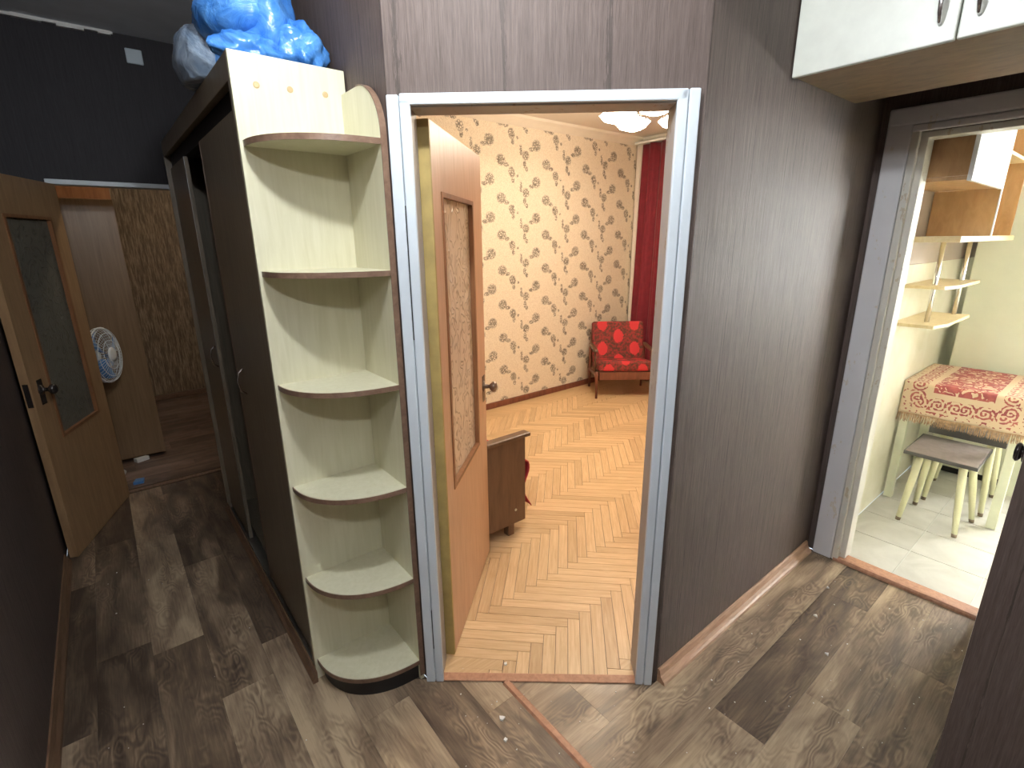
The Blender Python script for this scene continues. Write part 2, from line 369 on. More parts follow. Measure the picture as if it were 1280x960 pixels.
wall('wall_dark', 'hall_paper', 'dark brown papered wall between the white door frame and the kitchen door', (1.3965, 2.79, .868, .925, 0, HZ))
wall('wall_kitchen_door', 'hall_paper', 'dark papered wall around the kitchen doorway', (2.79, 2.84, .745, .868, 0, HZ), (2.79, 2.84, -.01, .105, 0, HZ), (2.79, 2.84, .105, .745, 2.07, HZ))
wall('wall_right', 'hall_paper', 'dark grooved wall corner in the right foreground', (1.70, 1.80, -1.5, .097, 0, HZ), (1.80, 2.79, -.01, .097, 0, HZ))
wall('wall_back', 'hall_paper', 'dark papered wall behind the viewer', (-.51, 1.80, -1.6, -1.5, 0, HZ))
S(MB().box(-.51, 2.84, -1.6, 4.16, HZ, HZ+.08).build('ceiling', 'hall_ceiling'), 'blue-grey painted ceiling over the corridor', 'ceiling')
# lit room
wall('wall_flowered', 'flower_paper', 'beige flower-print wallpaper wall of the lit room', (.84, 5.20, 3.93, 4.02, 0, RZ))
wall('wall_room_side', 'flower_paper', 'flower-print wall behind the open door and sofa', (.78, .84, 1.55, 3.93, 0, RZ))
wall('wall_room_near', 'flower_paper', 'flower-print near wall of the lit room beside the door', (1.44, 5.20, .925, .985, 0, RZ))
wall('wall_curtain', 'flower_paper', 'wall of the lit room behind the red curtain', (5.10, 5.20, .985, 3.93, 0, RZ))
m = MB(); m.prism([dg(.0, .101), dg(DW, .101), dg(DW, .135), dg(.0, .135)], 2.06, RZ)
S(m.build('wall_room_door', 'flower_paper'), 'flower-print wall strip over the room side of the door', 'wall')
S(MB().prism([(.78, 1.5), dg(.02, .10), dg(DW, .10), (5.2, .93), (5.2, 4.0), (.78, 4.0)], RZ, RZ+.06).build('ceiling_room', 'ceiling_room'), 'warm lit white ceiling of the room with the chandelier', 'ceiling')
# back room
wall('wall_bark', 'bark_paper', 'tan bark-pattern wallpaper wall in the room past the corridor', (-1.3, 1.6, 6.53, 6.63, 0, 2.7), (-1.4, -1.3, 4.16, 6.63, 0, 2.7), (1.5, 1.6, 4.16, 6.63, 0, 2.7), (.84, 1.5, 4.10, 4.16, 0, 2.7), (-1.3, -.51, 4.10, 4.16, 0, 2.7))
S(MB().box(-1.4, 1.6, 4.16, 6.63, 2.7, 2.78).build('ceiling_back', 'ceiling_white'), 'ceiling of the room past the corridor', 'ceiling')
# kitchen
wall('wall_kitchen_tiled', 'wall_tile', 'cream marbled lower wall of the kitchen beside the table', (2.89, 5.5, .81, .90, 0, 1.50))
wall('wall_kitchen_upper', 'kitchen_upper', 'pinkish brown upper wall of the kitchen under the shelf unit', (2.89, 5.5, .815, .90, 1.50, KZ))
wall('wall_kitchen_near', 'kitchen_plain', 'kitchen side of the wall around its doorway', (2.841, 2.89, .745, .90, 0, KZ), (2.841, 2.89, -2.0, .105, 0, KZ), (2.841, 2.89, .105, .745, 2.07, KZ))
wall('wall_kitchen_far', 'kitchen_plain', 'far kitchen wall with the window', (5.4, 5.5, -2.0, -1.38, 0, KZ), (5.4, 5.5, -.08, .81, 0, KZ), (5.4, 5.5, -1.38, -.08, 0, .9), (5.4, 5.5, -1.38, -.08, 2.2, KZ))
wall('wall_kitchen_right', 'kitchen_plain', 'right wall of the kitchen out of sight', (2.841, 5.5, -2.1, -2.0, 0, KZ))
S(MB().box(2.841, 5.5, -2.1, .90, KZ, KZ+.08).build('ceiling_kitchen', 'ceiling_white'), 'white kitchen ceiling', 'ceiling')
win = S(empty('window_1', (5.43, -.73, .9)), 'white framed kitchen window letting daylight in', 'window')
m = MB()
for y0, y1 in ((-1.38, -1.32), (-.76, -.70), (-.14, -.08)): m.box(5.41, 5.46, y0, y1, .9, 2.2)
for z0 in (.9, 2.14):
    for y0, y1 in ((-1.32, -.76), (-.70, -.14)): m.box(5.41, 5.46, y0, y1, z0, z0+.06)
m.build('window_frame', 'white_plastic', win)
for y0 in (-1.32, -.70): MB().box(5.43, 5.436, y0, y0+.56, .96, 2.14).build('pane', 'window_glass', win)
# ---------------------------------------------------------------- floors
fl = S(MB().prism([(-.41, -1.5), (1.70, -1.5), (1.70, .0), (2.79, .0), (2.79, .868), dg(DW, .0), dg(0, .0), (.722, 4.16), (-.41, 4.16)], -.08, -.003).build('floor', 'floor_base'), 'dark brown wood-look plank floor of the hall', 'floor')
PC = {}
def plank(poly, ax, parent, mat, top=0.0, th=.0035, gap=.0004, name='plank'):
    """poly in world xy, long axis 'x' or 'y' (or angle); object local x along the length"""
    ang = {'x': 0.0, 'y': pi/2}.get(ax, ax)
    cx = sum(p[0] for p in poly)/len(poly); cy = sum(p[1] for p in poly)/len(poly)
    ca, sa = math.cos(-ang), math.sin(-ang)
    lp = [((p[0]-cx)*ca-(p[1]-cy)*sa, (p[0]-cx)*sa+(p[1]-cy)*ca) for p in poly]
    key = (mat, th, tuple((round(a, 4), round(b, 4)) for a, b in lp))
    if key not in PC:
        def sh(a, b):
            r_ = math.hypot(a, b); return (a-math.copysign(gap, a), b-math.copysign(gap, b))
        m = MB().prism([sh(a, b) for a, b in lp], -th, 0.0)
        o = m.build(name, mat); PC[key] = o.data
    else:
        o = bpy.data.objects.new(name, PC[key]); COL.objects.link(o)
    o.parent = parent; o.location = (cx, cy, top); o.rotation_euler = (0, 0, ang); return o
dplane = (nn_.x, nn_.y, cD-.004)
PWD = .1835; PLN = 1.03
XS = .948
offs = {0: 2.37, 1: 2.27, 2: 1.857, 3: 2.05, 4: 2.45, 5: 1.7, 6: 2.2, -1: 1.99}
k = -1
while -.289+k*PWD < XS:
    x0 = max(-.41, -.289+k*PWD); x1 = min(XS-.012, -.289+(k+1)*PWD)
    y = offs.get(k, 2.0)-5*PLN
    while y < 4.06:
        y0, y1 = max(-1.5, y), min(4.075, y+PLN); y += PLN
        if y1-y0 < .02 or x1-x0 < .01: continue
        poly = [(x0, y0), (x1, y0), (x1, y1), (x0, y1)]
        if x1 > .64: poly = clip(poly, [dplane])
        if len(poly) > 2 and parea(poly) > .0008: plank(poly, 'y', fl, 'lino')
    k += 1
roff = {0: 1.87, 1: 1.469, 2: 1.79, 3: 1.25, 4: 1.62, 5: 1.05}
for k in range(13):
    y1 = .868 if k == 0 else .665-(k-1)*PWD; y0 = max(-1.5, .665-k*PWD)
    x = roff.get(k, 1.1+.37*(k % 3))-2*.99
    while x < 2.79:
        x0, x1 = max(XS+.012, x), min(2.765 if y1 > .1 else 1.70, x+.99); x += .99
        if x1-x0 < .02: continue
        poly = [(x0, y0), (x1, y0), (x1, y1), (x0, y1)]
        plank(poly, 'x', fl, 'lino')
# chamfer filler: the right sheet also reaches the diagonal frame
for x0, x1 in ((XS+.012, 1.13), (1.13, 1.40)):
    poly = clip([(x0, .868), (x1, .868), (x1, 1.3), (x0, 1.3)], [dplane])
    if len(poly) > 2: plank(poly, 'x', fl, 'lino')
# back-room floor
fb = S(MB().box(-1.3, 1.5, 4.16, 6.53, -.08, -.003).build('floor_back', 'floor_base'), 'pinkish brown plank floor of the room past the corridor', 'floor')
for k in range(14):
    y0 = 4.16+k*.17; x = -1.3-(.37*k % 1.0)
    while x < 1.5:
        x0, x1 = max(-1.3, x), min(1.5, x+1.0); x += 1.0
        if x1-x0 > .03: plank([(x0, y0), (x1, y0), (x1, min(y0+.17, 6.53)), (x0, min(y0+.17, 6.53))], 'x', fb, 'lino_back')
# kitchen floor tiles
fk = S(MB().box(2.79, 5.4, -2.0, .81, -.08, -.003).build('floor_kitchen', 'grout'), 'pale grey-beige tiled kitchen floor', 'floor')
xs = [2.85]+[3.175+.303*i for i in range(8)]; ys = [.81]+[.497-.303*i for i in range(9)]
for i in range(len(xs)-1):
    for j in range(len(ys)-1):
        plank([(xs[i], ys[j+1]), (xs[i+1], ys[j+1]), (xs[i+1], ys[j]), (xs[i], ys[j])], 'x', fk, 'floor_tile', gap=.0022, name='tile')
# herringbone parquet
fp = S(MB().prism([dg(.0, .03), dg(DW, .03), (5.1, .90), (5.1, 3.93), (.76, 3.93), (.76, 1.47)], -.08, -.006).build('floor_parquet', 'floor_base'), 'honey-coloured herringbone parquet of the lit room', 'floor')
PW, PN = .052, 8; PL = PW*PN
O = Vector((1.192, 1.581)); ax = Vector((.70711, -.70711)); ay = Vector((.70711, .70711))
planes = [(-nn_.x, -nn_.y, -(cD+.022)), (-1, 0, -.755), (0, 1, 3.93), (0, -1, -.895), (1, 0, 5.1)]
# the jamb area is open floor, so staves keep inside the frame opening by u too
staves = []
for mth in range(-8, 9):
    for k in range(-90, 91):
        for hv in (0, 1):
            bx_, by_ = k+mth*PN, k-mth*PN
            r_ = (bx_, bx_+PN, by_, by_+1) if hv == 0 else (bx_, bx_+1, by_+1, by_+1+PN)
            P = [O+ax*(a*PW)+ay*(b*PW) for a, b in ((r_[0], r_[2]), (r_[1], r_[2]), (r_[1], r_[3]), (r_[0], r_[3]))]
            cc = sum(P, Vector((0, 0)))/4
            if not (.3 < cc.x < 5.6 and .4 < cc.y < 4.4): continue
            poly = clip([(p.x, p.y) for p in P], planes)
            if len(poly) < 3 or parea(poly) < .0006: continue
            seen = cc.y > .45*cc.x+.2 and cc.x > .6*cc.y   # rough cone seen through the door
            staves.append(((cc.x**2+cc.y**2) + (0 if seen else 100), poly, -pi/4 if hv == 0 else pi/4))
staves.sort(key=lambda q: q[0])
for _, poly, ang in staves[:296]:
    plank(poly, ang, fp, 'parquet', top=random.uniform(-.0006, .0), th=.006, gap=.0010, name='stave')
m = MB()
for _, poly, ang in staves[296:]:
    cx = sum(p[0] for p in poly)/len(poly); cy = sum(p[1] for p in poly)/len(poly)
    m.prism([(cx+(p[0]-cx)*.985, cy+(p[1]-cy)*.985) for p in poly], -.006, random.uniform(-.0008, 0))
tag(m.build('parquet_staves', 'parquet', fp), kind='stuff')

# ---------------------------------------------------------------- trims
# threshold strips
m = MB(); m.prism([dg(.05, -.012), dg(DW-.04, -.012), dg(DW-.04, .026), dg(.05, .026)], 0.0, .006)
S(m.build('trim_1', 'threshold_red', base=(dg(.4, 0)[0], dg(.4, 0)[1], 0), bevel=.003), 'reddish wooden threshold strip under the white door frame', 'threshold')
S(MB().extrude([(XS-.016, .0), (XS+.016, .0), (XS+.009, .007), (XS-.009, .007)], -1.5, 1.235, 'y').build('trim_2', 'threshold_red', base=(XS, .5, 0)), 'narrow reddish wooden joint strip running across the hall floor', 'floor strip')
thr = S(empty('trim_3', (2.80, .42, 0)), 'worn reddish wooden threshold of the kitchen doorway', 'threshold')
MB().box(2.79, 2.85, .115, .735, -.003, .016).build('sill_board', 'threshold_red', thr, bevel=.003)
MB().extrude([(2.764, 0), (2.789, 0), (2.789, .018), (2.776, .017), (2.768, .009)], .115, .735, 'y').build('nosing', 'threshold_red', thr)
# main door frame (painted white)
fr = S(empty('trim_4', (dg(.43, 0)[0], dg(.43, 0)[1], 0)), 'chipped white painted door frame around the opening to the lit room', 'door frame')
def pr(name, u0, u1, n0, n1, z0, z1, mat, parent=fr, bev=.004):
    return MB().prism([dg(u0, n0), dg(u1, n0), dg(u1, n1), dg(u0, n1)], z0, z1).build(name, mat, parent, bevel=bev)
pr('casing', 0.0, .034, -.018, .0, 0, 2.042, 'frame_white'); pr('casing', .036, .066, -.016, .0, 0, 2.03, 'frame_white')
pr('jamb', .012, .060, .0, .10, 0, 2.042, 'frame_grey')
pr('casing', DW-.030, DW, -.018, .0, 0, 2.045, 'frame_white'); pr('casing', DW-.062, DW-.032, -.016, .0, 0, 2.044, 'frame_white')
pr('jamb', DW-.058, DW-.012, .0, .10, 0, 2.042, 'frame_grey')
pr('casing', .036, DW-.033, -.016, .0, 2.016, 2.045, 'frame_white')
pr('head', .060, DW-.058, .0, .10, 2.012, 2.044, 'frame_grey')
for z0, z1 in ((1.35, 1.75), (.16, .33)): pr('crack', .0345, .0368, -.0185, -.004, z0, z1, 'black', bev=0)
# kitchen door frame
kf = S(empty('trim_5', (2.78, .42, 0)), 'worn grey-white painted frame of the kitchen doorway', 'door frame')
MB().box(2.765, 2.79, .745, .835, 0.0, 2.16).build('casing', 'frame_kitchen', kf, bevel=.006)
MB().box(2.772, 2.80, .715, .744, 0.0, 2.075).build('casing', 'frame_kitchen_in', kf, bevel=.004)
MB().box(2.80, 2.89, .690, .744, 0.0, 2.055).build('jamb', 'frame_kitchen_in', kf, bevel=.003)
MB().box(2.762, 2.79, .092, .835, 2.10, 2.17).build('casing', 'frame_kitchen', kf, bevel=.008)
MB().box(2.768, 2.79, .105, .744, 2.070, 2.098).build('casing', 'frame_kitchen', kf, bevel=.006)
MB().box(2.80, 2.89, .105, .744, 2.045, 2.069).build('jamb', 'frame_kitchen_in', kf, bevel=.003)
MB().box(2.80, 2.89, .106, .135, 0.0, 2.045).build('jamb', 'frame_kitchen_in', kf, bevel=.003)
# corridor-end doorway frame
ef = S(empty('trim_6', (.2, 4.06, 0)), 'thin pale frame of the doorway at the corridor end', 'door frame')
MB().box(-.139, .56, 4.045, 4.16, 1.985, 2.012).build('head', 'frame_white', ef, bevel=.003)
MB().box(-.139, -.105, 4.062, 4.16, 0, 1.984).build('jamb', 'frame_grey', ef, bevel=.003)
MB().box(.52, .559, 4.062, 4.16, 0, 1.984).build('jamb', 'frame_grey', ef, bevel=.003)
MB().box(-.10, .52, 4.08, 4.115, 0, .012).build('sill', 'skirting_dark', ef, bevel=.003)
# skirting boards
prof = [(.868, 0), (.868, .058), (.863, .060), (.857, .052), (.852, .030), (.842, .018), (.834, .012), (.832, 0)]
S(MB().extrude(prof, 1.405, 2.75, 'x').build('baseboard_dark_wall', 'skirting', base=(2.0, .85, 0)), 'light wooden skirting moulding along the dark papered wall', 'skirting')
prof = [(-.41, 0), (-.41, .055), (-.404, .055), (-.396, .03), (-.386, .012), (-.384, 0)]
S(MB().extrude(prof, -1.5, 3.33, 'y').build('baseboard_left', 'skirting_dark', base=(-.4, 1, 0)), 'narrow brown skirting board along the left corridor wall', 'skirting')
S(MB().box(.84, 5.1, 3.905, 3.93, 0, .06).build('baseboard_flowered', 'red_wood', base=(3, 3.92, 0), bevel=.006), 'reddish brown skirting under the flower-print wall', 'skirting')
S(MB().box(.2, 1.5, 6.50, 6.53, 0, .06).build('baseboard_bark', 'skirting_dark', base=(.8, 6.52, 0), bevel=.006), 'brown skirting under the bark wallpaper', 'skirting')
# cornices
cp = [(3.93, 2.66), (3.93, RZ), (3.85, RZ), (3.86, 2.72), (3.89, 2.70), (3.915, 2.675)]
S(MB().extrude(cp, .84, 5.1, 'x').build('trim_7', 'cornice', base=(3, 3.9, 2.7)), 'cream ceiling cornice over the flower-print wall', 'cornice')
cp = [(5.10, 2.66), (5.10, RZ), (5.02, RZ), (5.03, 2.72), (5.06, 2.70), (5.085, 2.675)]
S(MB().extrude(cp, .985, 3.86, 'y').build('trim_8', 'cornice', base=(5.05, 2, 2.7)), 'cream ceiling cornice above the red curtain', 'cornice')
m = MB(); x = -.41; random.seed(3)
while x < .315:
    x1 = min(.32, x+.06); d_ = random.uniform(.010, .024); m.box(x, x1, 4.06-d_, 4.06, HZ-random.uniform(.012, .026), HZ-.001); x = x1
S(m.build('trim_9', 'plaster', base=(0, 4.05, HZ)), 'broken white plaster remnant along the ceiling line of the corridor', 'plaster edge')

# ---------------------------------------------------------------- doors
def face_knob(mb_parent, x, z, sgn, mat, r=.026):
    kn = MB().lathe([(.027, 0), (.027, .005), (.012, .008), (.009, .03), (.016, .036), (r, .046), (r, .058), (r*.6, .066), (.002, .068)], Matrix.Translation((x, 0, z)) @ Matrix.Rotation(-pi/2*sgn, 4, 'X'), 18).build('knob', mat, mb_parent, local=True, smooth=True)
    MB().box(x-.022, x+.022, 0, .003*sgn, z-.075, z+.055).build('knob_plate', mat, kn, local=True, bevel=.001)
    return kn
def door(name, hinge, ang, length, height, side, gl, leafmat, glassmat, label, knobmat, edge):
    e = S(empty(name, (hinge[0], hinge[1], .008), ang), label, 'door')
    T = .038*side; g0, g1, z0, z1 = gl
    m = MB(); m.box(.012, g0, 0, T, 0, height); m.box(g1, length, 0, T, 0, height); m.box(g0, g1, 0, T, 0, z0); m.box(g0, g1, 0, T, z1, height)
    m.build('door_leaf', leafmat, e, local=True)
    MB().box(0, .0118, .0, T, 0, height).build('edge_strip', edge, e, local=True)
    MB().box(g0, g1, T*.42, T*.58, z0, z1).build('glass_pane', glassmat, e, local=True)
    b = .016
    for y0, y1 in ((-.004*side, T*.40), (T*.60, T+.004*side)):
        MB().box(g0-.002, g0+b, y0, y1, z0, z1).build('glazing_bead', 'bead_wood', e, local=True)
        MB().box(g1-b, g1+.002, y0, y1, z0, z1).build('glazing_bead', 'bead_wood', e, local=True)
        MB().box(g0+b, g1-b, y0, y1, z0, z0+b).build('glazing_bead', 'bead_wood', e, local=True)
        MB().box(g0+b, g1-b, y0, y1, z1-b, z1).build('glazing_bead', 'bead_wood', e, local=True)
    return e
ha = dg(.092, .112)
d1 = door('door_1', ha, math.atan2(.497, .548), .735, 2.00, 1, (.105, .56, .70, 1.80), 'veneer', 'glass_room', 'orange-brown veneered door with figured glass standing open into the lit room', 'knob_brass', 'olive_edge')
face_knob(d1, .685, .955, -1, 'knob_brass')
Hh = Vector((-.098, 4.04)); Ff = Vector((-.358, 3.355)); ev = Ff-Hh
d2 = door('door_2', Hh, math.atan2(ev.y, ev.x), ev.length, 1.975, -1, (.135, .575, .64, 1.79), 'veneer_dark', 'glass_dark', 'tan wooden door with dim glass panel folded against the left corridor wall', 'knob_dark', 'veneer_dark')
face_knob(d2, .655, .93, 1, 'knob_dark')
MB().box(ev.length, ev.length+.003, -.030, -.008, .86, .98).build('latch_plate', 'knob_dark', d2, local=True)
# kitchen door, folded against the hidden side of the right wall
d3 = S(empty('door_3', (2.76, .098, .01)), 'pale painted kitchen door folded back behind the right wall corner', 'door')
MB().box(2.135, 2.755, .0985, .1225, .01, 2.02).build('door_leaf', 'door_white', d3, bevel=.003)
kn = MB().lathe([(.030, 0), (.030, .004), (.016, .007), (.020, .008), (.028, .012), (.032, .018), (.025, .025), (.002, .027)], Matrix.Translation((2.185, .1225, .985)) @ Matrix.Rotation(-pi/2, 4, 'X'), 18).build('knob', 'knob_dark', d3, smooth=True)

# ---------------------------------------------------------------- wardrobe
X0 = .386; YN = 1.735; YF = 3.42; WT = 2.165
wd = tag(empty('sliding_wardrobe', (.55, 2.6, 0)), 'dark brown built-in wardrobe with sliding doors along the corridor', 'wardrobe')
MB().box(X0, .717, YN, YN+.016, 0, WT).build('side_panel', 'wardrobe_wood', wd)
MB().box(X0, .717, YF-.016, YF, 0, WT).build('side_panel', 'wardrobe_wood', wd)
MB().box(X0+.016, .704, YN+.016, YF-.016, 2.10, 2.12).build('top_panel', 'wardrobe_wood', wd)
MB().box(X0+.06, .704, YN+.016, YF-.016, .012, .028).build('bottom_panel', 'wardrobe_wood', wd)
MB().box(.705, .717, YN+.016, YF-.016, .03, 2.10).build('back_panel', 'gap_shade', wd)  # near-black colour stands in for the shade inside the open gap
MB().box(X0, X0+.016, YN+.0165, YF-.0165, 2.092, WT).build('fascia', 'wardrobe_wood', wd, bevel=.002)
MB().box(X0+.03, X0+.075, YN+.017, YF-.017, 2.04, 2.099).build('upper_track', 'black', wd)
for y0, y1, hy in ((YN+.018, 2.46, 2.31), (2.90, YF-.018, 2.945)):
    dr = MB().box(X0+.020, X0+.036, y0, y1, .03, 2.036).build('sliding_door', 'wardrobe_wood', wd, bevel=.001)
    MB().box(X0+.0185, X0+.0198, (y1-.006 if hy < 2.5 else y0), (y1 if hy < 2.5 else y0+.006), .03, 2.036).build('edge_trim', 'steel' if hy > 2.5 else 'edge_brown', dr)
    hp = [(X0+.02, hy, 1.03), (X0+.0, hy, 1.045), (X0-.008, hy, 1.085), (X0+.0, hy, 1.125), (X0+.02, hy, 1.14)]
    MB().tube(hp, .004, 8).build('handle', 'chrome', dr, smooth=True)
MB().box(X0+.012, X0+.06, YN+.02, YF-.02, 0.0, .012).build('floor_track', 'steel', wd)
MB().box(X0+.12, X0+.20, 2.5, 2.86, .03, .12).build('folded_film', 'cyan_film', wd, bevel=.02)
prof = [(X0-.001, .001), (X0-.001, .05), (X0-.006, .05), (X0-.012, .026), (X0-.022, .010), (X0-.022, .001)]
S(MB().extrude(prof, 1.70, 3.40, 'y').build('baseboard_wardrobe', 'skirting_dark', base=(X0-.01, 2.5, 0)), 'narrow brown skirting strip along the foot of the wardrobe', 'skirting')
# ---------------------------------------------------------------- corner shelf
cs = tag(empty('corner_shelf', (.6, 1.65, 0)), 'tall cream corner shelf with curved shelves fixed to the wardrobe end', 'shelf')
CX, CY, RXs, RYs = .700, 1.718, .302, .258
MB().box(X0, .716, CY, CY+.016, 0, WT).build('back_panel', 'cream_laminate', cs, bevel=.001)
pts = [(CY-.001, 0), (CY-.001, 2.095)]
for i in range(13):
    a = pi/2*(i/12); pts.append((1.600-.143*math.sin(a), 1.945+.15*math.cos(a)))
pts.append((1.457, 0))
sp = MB().extrude(pts, CX, CX+.016, 'x').build('side_panel', 'cream_laminate', cs)
m = MB(); path = [(1.457, 0.02)]+pts[-2:1:-1]
strip = []
for i, (y, z) in enumerate(path): strip.append((y, z))
vs = []; fs = []
for i, (y, z) in enumerate(strip):
    a, b = strip[max(i-1, 0)], strip[min(i+1, len(strip)-1)]; tx, tz = b[0]-a[0], b[1]-a[1]; l = math.hypot(tx, tz); ny, nz = -tz/l, tx/l
    for xx in (CX-.0015, CX+.0175):
        for k in (.0004, .0035): vs.append((xx, y+ny*k, z+nz*k))
n4 = len(strip)
for i in range(n4-1):
    o_ = i*4; p_ = o_+4
    fs += [(o_, o_+1, p_+1, p_), (o_+2, p_+2, p_+3, o_+3), (o_+1, o_+3, p_+3, p_+1), (o_, p_, p_+2, o_+2)]
fs += [(0, 2, 3, 1), (n4*4-4, n4*4-3, n4*4-1, n4*4-2)]
m.add(vs, fs); m.build('edge_band', 'edge_brown', sp)
def arc(rx, ry, n=28, ex=2.25):
    out = []
    for i in range(n+1):
        a = pi/2*i/n; out.append((CX-rx*math.cos(a)**(2/ex), CY-ry*math.sin(a)**(2/ex)))
    return out
for z in (.09, .46, .83, 1.20, 1.565, 1.935):
    sh = MB().prism([(CX-.0005, CY-.0005)]+arc(RXs, RYs), z-.016, z).build('shelf', 'cream_laminate', cs)
    A_ = arc(RXs+.0005, RYs+.0005); B2 = arc(RXs+.003, RYs+.003)
    vs = []; fs = []
    for (a, b) in zip(A_, B2):
        vs += [(a[0], a[1], z-.017), (b[0], b[1], z-.017), (b[0], b[1], z-.0005), (a[0], a[1], z-.0005)]
    for i in range(len(A_)-1):
        o_ = i*4; p_ = o_+4
        for j in range(4): fs.append((o_+j, o_+(j+1) % 4, p_+(j+1) % 4, p_+j))
    fs += [(0, 1, 2, 3), tuple(len(vs)-k for k in (1, 2, 3, 4))]
    MB().add(vs, fs).build('edge_band', 'edge_brown', sh)
MB().prism([(CX-.0005, CY-.0005)]+arc(RXs-.018, RYs-.012), 0.0, .073).build('plinth', 'black', cs)
plain('cap_tan', (.55, .40, .20), .5, .1)
for xx, zz in ((.452, 2.085), (.545, 2.087), (.650, 2.089)):
    MB().lathe([(.009, 0), (.009, .0015), (.006, .0025)], Matrix.Translation((xx, CY, zz)) @ Matrix.Rotation(pi/2, 4, 'X'), 14).build('screw_cap', 'cap_tan', cs)
# ---------------------------------------------------------------- blue bundle on the wardrobe
bg = tag(empty('plastic_wrapped_bundle', (.52, 2.0, WT)), 'bulging blue plastic-wrapped bundle lying on top of the wardrobe', 'bundle')
def lump(name, c, r, mat, seed, amp=.12, flat=None, rot=0.0):
    m = MB(); nu, nv = 48, 28; vs = []; fs = []
    for j in range(nv+1):
        th = pi*j/nv
        for i in range(nu):
            ph = 2*pi*i/nu; d = Vector((math.sin(th)*math.cos(ph), math.sin(th)*math.sin(ph), math.cos(th)))
            k = 1+amp*noise.noise(d*2.1+Vector((seed, 0, 0)))+amp*.55*abs(noise.noise(d*5.0+Vector((0, seed, 0))))-amp*.3*abs(noise.noise(Vector((d.x*9, d.y*9, d.z*3+seed))))
            p = Vector((d.x*r[0], d.y*r[1], d.z*r[2]))*k; p.rotate(Matrix.Rotation(rot, 3, 'Z')); p += Vector(c)
            if flat is not None: p.z = max(p.z, flat+.001*(i % 2))
            vs.append(p)
    for j in range(nv):
        for i in range(nu): fs.append((j*nu+i, j*nu+(i+1) % nu, (j+1)*nu+(i+1) % nu, (j+1)*nu+i))
    m.add(vs, fs); return m.build(name, mat, bg, smooth=True)
lump('bag_body', (.54, 2.13, 2.30), (.155, .34, .19), 'blue_film', 1.3, .12, WT+.002)
lump('bag_roll', (.475, 1.93, 2.315), (.10, .14, .085), 'blue_film', 4.1, .10, WT+.002, .5)
lump('bag_end', (.625, 1.835, 2.225), (.078, .075, .085), 'blue_film', 7.7, .25, WT+.002)
lump('bag_fold', (.47, 1.82, 2.20), (.10, .05, .045), 'blue_film', 11.2, .25, WT+.002)
lump('bag_tail', (.40, 2.17, 2.245), (.075, .17, .10), 'grey_film', 9.2, .09, WT+.002)
# ---------------------------------------------------------------- cover plate on the end wall
pl = tag(MB().box(.362, .445, 4.048, 4.059, 2.68, 2.76).build('cover_plate', 'plate_grey', base=(.404, 4.059, 2.72), bevel=.006), 'small square pale grey cover plate high on the dark end wall', 'wall plate')
# ---------------------------------------------------------------- overhead cabinet
oc = tag(empty('overhead_cabinet', (2.15, .47, 2.155)), 'pale overhead storage cabinet fitted under the ceiling before the kitchen door', 'cabinet')
MB().box(1.90, 2.44, .092, .863, 2.155, 2.173).build('bottom_panel', 'cab_under', oc)
MB().box(1.90, 2.44, .092, .110, 2.174, 2.80).build('side_panel', 'cab_under', oc)
MB().box(1.90, 2.44, .845, .863, 2.174, 2.80).build('side_panel', 'cab_under', oc)
MB().box(2.425, 2.44, .111, .844, 2.174, 2.80).build('back_panel', 'cab_under', oc)
MB().box(1.90, 2.44, .111, .844, 2.785, 2.80).build('top_panel', 'cab_under', oc)
for y0, y1, hy in ((.451, .864, .488), (.093, .447, .408)):
    dr = MB().box(1.880, 1.898, y0, y1, 2.150, 2.80).build('cabinet_door', 'cabinet_front', oc, bevel=.004)
    hp = [(1.880, hy, 2.195), (1.866, hy, 2.20), (1.856, hy, 2.22), (1.852, hy, 2.255), (1.856, hy, 2.29), (1.866, hy, 2.31), (1.880, hy, 2.315)]
    MB().tube(hp, [.004, .005, .006, .007, .006, .005, .004], 10).build('handle', 'chrome', dr, smooth=True)
# ---------------------------------------------------------------- hall lamp (just above the frame)
LX, LY, LZ = .40, .76, 2.53
lp = tag(empty('pendant_bulb', (LX, LY, LZ)), 'bare cool-white bulb hanging on a cord from the corridor ceiling', 'lamp')
MB().lathe([(.004, -.045), (.022, -.04), (.038, -.02), (.042, 0), (.036, .022), (.020, .045), (.014, .055)], Matrix(), 20).build('bulb', 'hall_bulb', lp, local=True, smooth=True)
MB().lathe([(.015, .056), (.018, .06), (.018, .095), (.008, .105)], Matrix(), 16).build('socket', 'black', lp, local=True)
MB().tube([(0, 0, .105), (0, 0, HZ-LZ-.02)], .003, 6).build('cord', 'cord_grey', lp, local=True)
MB().lathe([(.04, HZ-LZ-.02), (.045, HZ-LZ-.002)], Matrix(), 16).build('ceiling_rose', 'white_plastic', lp, local=True)

lq = tag(empty('rear_fill_bulb', (-.05, -.45, 2.50)), 'added fill bulb hanging unseen behind the viewer', 'lamp')  # assumed lamp, added as fill to even out the hall light
MB().lathe([(.004, -.045), (.022, -.04), (.038, -.02), (.042, 0), (.036, .022), (.020, .045), (.014, .055)], Matrix(), 20).build('bulb', 'rear_fill', lq, local=True, smooth=True)
MB().lathe([(.015, .056), (.018, .06), (.018, .095), (.008, .105)], Matrix(), 16).build('socket', 'black', lq, local=True)
MB().tube([(0, 0, .105), (0, 0, HZ-2.50-.002)], .003, 6).build('cord', 'cord_grey', lq, local=True)
